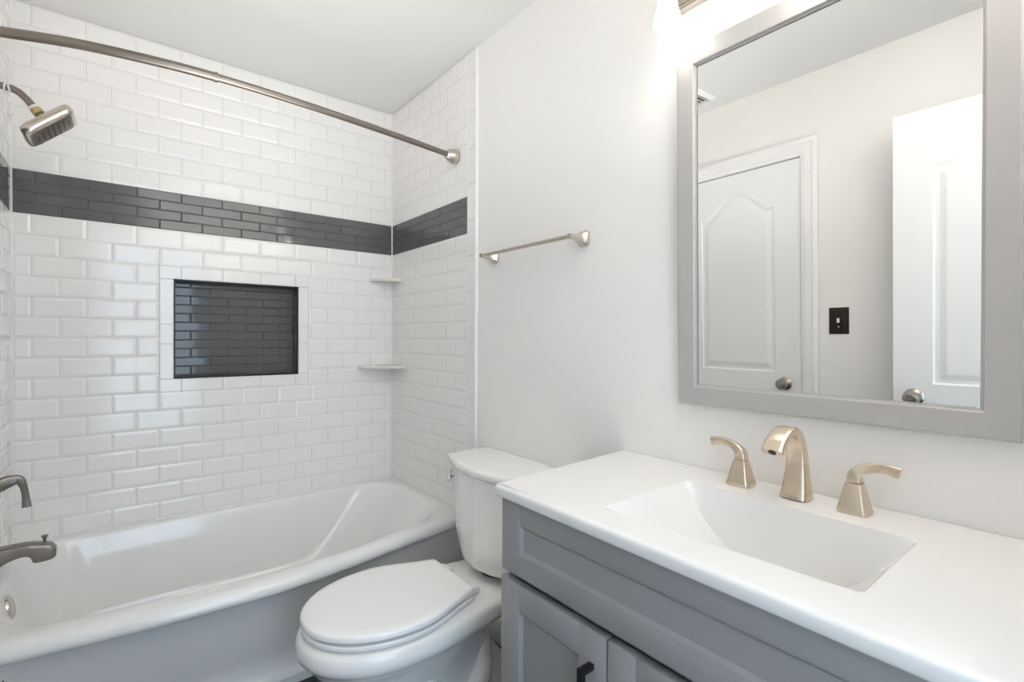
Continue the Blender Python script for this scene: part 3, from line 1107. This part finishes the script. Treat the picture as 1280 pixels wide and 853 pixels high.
obj('drawer_front', vfin(shaker(CY0, CY1+0.002, 0.6835, 0.846, 0.063, 0.063, 0.049, 0.050)), M_CAB, vn, sharp=25)
dr1 = obj('door', vfin(shaker(CY0+0.002, -1.946, 0.095, 0.6655, 0.064, 0.066, 0.062, 0.062)), M_CAB, vn, sharp=25)
handle(dr1, -1.912, 0.476, 0.606)
dr2 = obj('door', vfin(shaker(-1.950, -2.262, 0.095, 0.6655, 0.062, 0.062, 0.062, 0.062)), M_CAB, vn, sharp=25)
handle(dr2, -1.982, 0.40, 0.53)
for za, zb in ((0.478, 0.6655), (0.287, 0.474), (0.095, 0.283)):
    d_o = obj('drawer', vfin(shaker(-2.266, CY1+0.002, za, zb, 0.05, 0.05, 0.04, 0.04)), M_CAB, vn, sharp=25)
    handle(d_o, -2.432, (za+zb)/2, 0, True)

# ------------------------------------------------------------------ vanity top with moulded basin
ZS = 0.877
SY0, SY1 = -1.886, -2.318          # basin left, right
SX0, SX1 = -0.128, -0.432          # basin back, front (left end); front is slightly bowed
vt_ = thing('countertop', 'white one-piece vanity top with a moulded rectangular basin', 'countertop', (-0.25, -2.1, 0.85))
K0 = Vector((-0.25, -2.1, 0.85))


def kfin(bm):
    for v in bm.verts:
        v.co -= K0
    return bm


def top_left(x):
    return lerp(-1.592, -1.632, (x-0.007)/(-0.512))


def basin_depth(x, y):
    if not (SY1 < y < SY0):
        return 0.0
    t = (SY0-y)/(SY0-SY1)
    s = 2*t-1
    D = 0.150*(1-abs(s)**2.15)
    xb, xf = SX0, SX1
    if not (xf < x < xb):
        return 0.0
    u = xb - x
    v = x - xf

    def ease(d, w):
        d = max(0.0, min(1.0, d/w))
        return d*d*(3-2*d)
    back = min(1.0, u/0.020)
    back = back**0.8
    front = ease(v, 0.034)
    return D*min(back, 1)*front


XFT = -0.508


def x_front(y):
    return -0.503 - 0.012*(y+1.63)/(-0.97)


xs = sorted({round(v, 4) for v in [0.006, 0.0, -0.03, -0.06, -0.09, -0.11] + [-0.122, -0.125] + [SX0-0.002*i for i in range(11)] + [-0.15-0.006*i for i in range(41)] + [-0.394-0.0025*i for i in range(14)] + [-0.429, SX1, -0.436] + [-0.445, -0.455, -0.47, -0.485, -0.495]}, reverse=True)
ys = [0.0]
for i in range(1, 12):
    ys.append(i/12)
YR = -2.605
g_y = []
yy = SY0 + 0.012
fine = [SY0 - i*(SY0-SY1)/84 for i in range(85)]
left_n = [i/10 for i in range(10)]
right_pts = [fine[-1] + (YR-fine[-1])*i/10 for i in range(1, 11)]
grid = []
for x in xs:
    row = []
    for f in left_n:
        row.append((x, lerp(top_left(x), fine[0], f)))
    for y in fine:
        row.append((x, y))
    for y in right_pts:
        row.append((x, y))
    grid.append(row)
# rounded front edge rows follow the measured front line
frows = []
for dx, dz in ((0.010, 0.0), (0.004, -0.0012), (0.001, -0.004), (0.0, -0.008), (0.0, -0.022), (0.002, -0.0255), (0.010, -0.027)):
    frows.append((dx, dz))
bmt, bmb = B(), B()
last_i = len(xs)-1
nj = len(grid[0])


def shear(x, y):
    t = min(1.0, max(0.0, (SY0-y)/(SY0-SY1)))
    return x + t*interp([(-0.495, 0.0), (SX1, 0.020), (SX0, -0.012), (0.006, 0.0)], x)


pz = [[(shear(x, y), y, ZS - basin_depth(x, y)) for x, y in row] for row in grid]


def gv(bmx, d, key, co):
    if key not in d:
        d[key] = bmx.verts.new(co)
    return d[key]


def shell(bmx, cells, low, skip_front):
    tp_, bt_ = {}, {}
    count = {}
    for i, j in cells:
        q = [(i, j), (i+1, j), (i+1, j+1), (i, j+1)]
        bmx.faces.new([gv(bmx, tp_, k, pz[k[0]][k[1]]) for k in q])
        bmx.faces.new([gv(bmx, bt_, k, low(pz[k[0]][k[1]])) for k in reversed(q)])
        for a, b in zip(q, q[1:]+q[:1]):
            count.setdefault(frozenset((a, b)), []).append((a, b))
    for e, l in count.items():
        if len(l) == 1:
            a, b = l[0]
            if skip_front and a[0] == last_i and b[0] == last_i:
                continue
            bmx.faces.new([tp_[b], tp_[a], bt_[a], bt_[b]])
    return tp_, bt_


deep_c, flat_c = [], []
for i in range(last_i):
    for j in range(nj-1):
        q = [pz[i][j], pz[i+1][j], pz[i+1][j+1], pz[i][j+1]]
        (deep_c if any(p[2] < ZS-1e-5 for p in q) else flat_c).append((i, j))
tp_, bt_ = shell(bmt, flat_c, lambda p: (p[0], p[1], 0.850), True)
shell(bmb, deep_c, lambda p: (p[0], p[1], p[2]-0.012), False)
# rounded nose along the front edge
prev = [tp_[(last_i, j)] for j in range(nj)]
strips = [prev]
for dx, dz in frows:
    cur = []
    for j in range(nj):
        p = pz[last_i][j]
        xf_ = x_front(p[1]) + dx
        cur.append(bmt.verts.new((xf_, top_left(xf_) if j == 0 else p[1], ZS+dz)))
    strips.append(cur)
strips.append([bt_[(last_i, j)] for j in range(nj)])
for a, b in zip(strips[:-1], strips[1:]):
    for j in range(nj-1):
        bmt.faces.new((a[j], b[j], b[j+1], a[j+1]))
bmt.faces.new([r[0] for r in strips])
bmt.faces.new([r[-1] for r in reversed(strips)])
obj('slab', kfin(bmt), M_TOP, vt_, sharp=50)
bsn = obj('basin', kfin(bmb), M_TOP, vt_, sharp=60)
bm = B()
lathe(bm, [(0.001, 0.001), (0.022, 0.001), (0.022, 0.005), (0.016, 0.006), (0.001, 0.007)], (-0.27, -2.10, ZS-0.150), (0, 0, 1), 24)
obj('drain', kfin(bm), M_NICK, bsn)

# ------------------------------------------------------------------ faucet: spout and two handles
FX = -0.062
fs = thing('faucet', 'champagne nickel widespread faucet, arched spout between two lever handles, behind the basin', 'faucet', (FX, -2.098, ZS+0.0008))
bm = B()
pth = [(0.0, 0, 0.0), (0.001, 0, 0.014), (0.002, 0, 0.03), (0.003, 0, 0.065), (0.0, 0, 0.098), (-0.010, 0, 0.124), (-0.034, 0, 0.143), (-0.064, 0, 0.145), (-0.094, 0, 0.131), (-0.114, 0, 0.111)]
wid = [(0.0255, 0.0265), (0.0232, 0.0252), (0.0200, 0.0232), (0.0155, 0.0196), (0.0130, 0.0178), (0.0112, 0.0172), (0.0098, 0.0174), (0.0090, 0.0182), (0.0088, 0.0192), (0.0088, 0.0202)]
sp_p = smooth_path(pth, 6)
sp_w = [tuple(w) for w in smooth_path(wid, 6)]
tube(bm, sp_p, sp_w, sect=rsq(5, 0.42), hint=Vector((0, 1, 0)))
# frame_for with hint y: first axis across the spout is cross(y, t); swap so that width runs along y
spo = obj('spout', bm, M_CHAMP, fs, sharp=40)
bm = B()
e_ = Vector(sp_p[-1])
td = (Vector(sp_p[-1]) - Vector(sp_p[-2])).normalized()
lathe(bm, [(0.001, -0.002), (0.0072, -0.002), (0.0072, 0.0012), (0.005, 0.0012), (0.001, 0.0008)], e_, td, 16)
obj('aerator', bm, M_DARK, spo)
# small raised maker's line low on the front of the spout
bm = B()
for k in range(7):
    box(bm, -0.0272, -0.0262, -0.012+k*0.0036, -0.0098+k*0.0036, 0.0052, 0.0072)
obj('engraved_mark', bm, M_NICK, spo, smooth=False)


def faucet_handle(y, sgn):
    y -= -2.098
    bm = B()
    sec = rsq(5, 0.30)
    loft(bm, [[(u*r, y+v*r*1.04, h) for u, v in sec] for r, h in ((0.0245, 0.0), (0.0247, 0.003), (0.0225, 0.012), (0.0185, 0.030), (0.0145, 0.050), (0.0130, 0.0565))], True, True)
    hb_ = obj('handle', bm, M_CHAMP, fs, sharp=35)
    bm = B()
    pth = smooth_path([(0, 0, 0.0578), (0, 0, 0.066), (0.0, sgn*0.004, 0.076), (0.0, sgn*0.019, 0.0865), (0.0, sgn*0.039, 0.0915), (0.0, sgn*0.056, 0.0915), (0.0, sgn*0.071, 0.088)], 6)
    pth = [(a, b+y, c) for a, b, c in pth]
    wd = [tuple(w) for w in smooth_path([(0.0122, 0.0122), (0.0118, 0.0118), (0.0110, 0.0110), (0.0095, 0.0066), (0.0088, 0.0048), (0.0092, 0.0048), (0.0105, 0.0060)], 6)]
    tube(bm, pth, wd, sect=rsq(4, 0.35), hint=Vector((1, 0, 0)))
    obj('lever', bm, M_CHAMP, hb_, sharp=38)


faucet_handle(-1.980, 1)
faucet_handle(-2.203, -1)

# ------------------------------------------------------------------ mirror, leaning 1.1 degrees forward at its top
EPS = 0.0195
mr = thing('mirror', 'large rectangular mirror in a silver grey frame above the sink', 'mirror', (XR-0.001, -2.105, 1.041))
mr.rotation_euler = (0, -EPS, 0)
MW, MH, FWd = 0.319, 0.916, 0.052


def frame_side(pts_out, pts_in):
    """mitred frame member: outer edge pts, inner edge pts (y, z)"""
    bm = B()
    (a, b), (c, d) = pts_out, pts_in
    A, Bv, Cv, D = Vector(a), Vector(b), Vector(c), Vector(d)
    # profile across the member: (position 0 outer..1 inner, x depth)
    prof = [(0.0, 0.0), (0.0, -0.020), (0.03, -0.0235), (0.10, -0.0245), (0.88, -0.0228), (0.905, -0.0215), (0.915, -0.0160), (0.955, -0.0155), (0.965, -0.0142), (1.0, -0.0140), (0.985, -0.0134), (0.9, -0.0134), (0.9, -0.008)]
    r0 = [(x, *A.lerp(Cv, t)) for t, x in prof]
    r1 = [(x, *Bv.lerp(D, t)) for t, x in prof]
    loft(bm, [r0, r1], True, True)
    return bm


O = [(-MW, 0.0), (MW, 0.0), (MW, MH), (-MW, MH)]
I = [(-MW+FWd, FWd), (MW-FWd, FWd), (MW-FWd, MH-FWd), (-MW+FWd, MH-FWd)]
for k in range(4):
    j = (k+1) % 4
    obj('frame_rail' if k % 2 == 0 else 'frame_stile', frame_side((O[k], O[j]), (I[k], I[j])), M_FRAME, mr, sharp=14)
bm = B()
box(bm, -0.0115, -0.004, -MW+FWd-0.008, MW-FWd+0.008, FWd-0.008, MH-FWd+0.008)
obj('mirror_glass', bm, M_MIRROR, mr, smooth=False)

# ------------------------------------------------------------------ vanity light above the mirror
vl_ = thing('vanity_light', 'vanity wall light with glowing white bell shades above the mirror', 'wall light', (XR, -2.105, 2.135))
bm = B()
box(bm, -0.022, 0.0, -0.36, 0.36, -0.055, 0.055, bev=0.006)
box(bm, -0.028, -0.02, -0.345, 0.345, -0.042, 0.042, bev=0.004)
obj('back_plate', bm, M_NICK, vl_)
for k in range(3):
    y = 0.300 - 0.300*k
    bm = B()
    tube(bm, smooth_path([(-0.02, y, 0.0), (-0.06, y, 0.012), (-0.095, y, 0.018), (-0.112, y, 0.004), (-0.112, y, -0.022)], 6), 0.008, 12, hint=Vector((0, 1, 0)))
    arm = obj('arm', bm, M_NICK, vl_)
    bm = B()
    lathe(bm, [(0.001, 0.0), (0.018, 0.0), (0.021, -0.006), (0.021, -0.030), (0.001, -0.030)], (-0.112, y, -0.010), (0, 0, 1), 24)
    obj('socket_cup', bm, M_NICK, arm)
    bm = B()
    prof = [(0.018, -0.030), (0.020, -0.038), (0.0215, -0.062), (0.0235, -0.085), (0.0275, -0.108), (0.0325, -0.128), (0.0352, -0.139)]
    n = 32
    rg = [[(-0.112 + r*math.cos(2*PI*i/n), y + r*math.sin(2*PI*i/n), h) for i in range(n)] for r, h in prof]
    rg += [[(-0.112 + (r-0.003)*math.cos(2*PI*i/n), y + (r-0.003)*math.sin(2*PI*i/n), h) for i in range(n)] for r, h in reversed(prof)]
    loft(bm, rg, False, False)
    s_o = obj('shade', bm, M_SHADE, vl_, sharp=60)
    s_o['label'] = 'glowing white frosted glass shade'
    bm = B()
    bmesh.ops.create_uvsphere(bm, u_segments=16, v_segments=10, radius=0.016, matrix=Matrix.Translation((-0.112, y, -0.088)))
    obj('bulb', bm, M_BULB, s_o)
    light('vanity_bulb', 'POINT', (XR-0.112, -2.105+y, 2.135-0.130), LAMP_W, (1.0, 0.94, 0.86), shadow_soft_size=0.02)
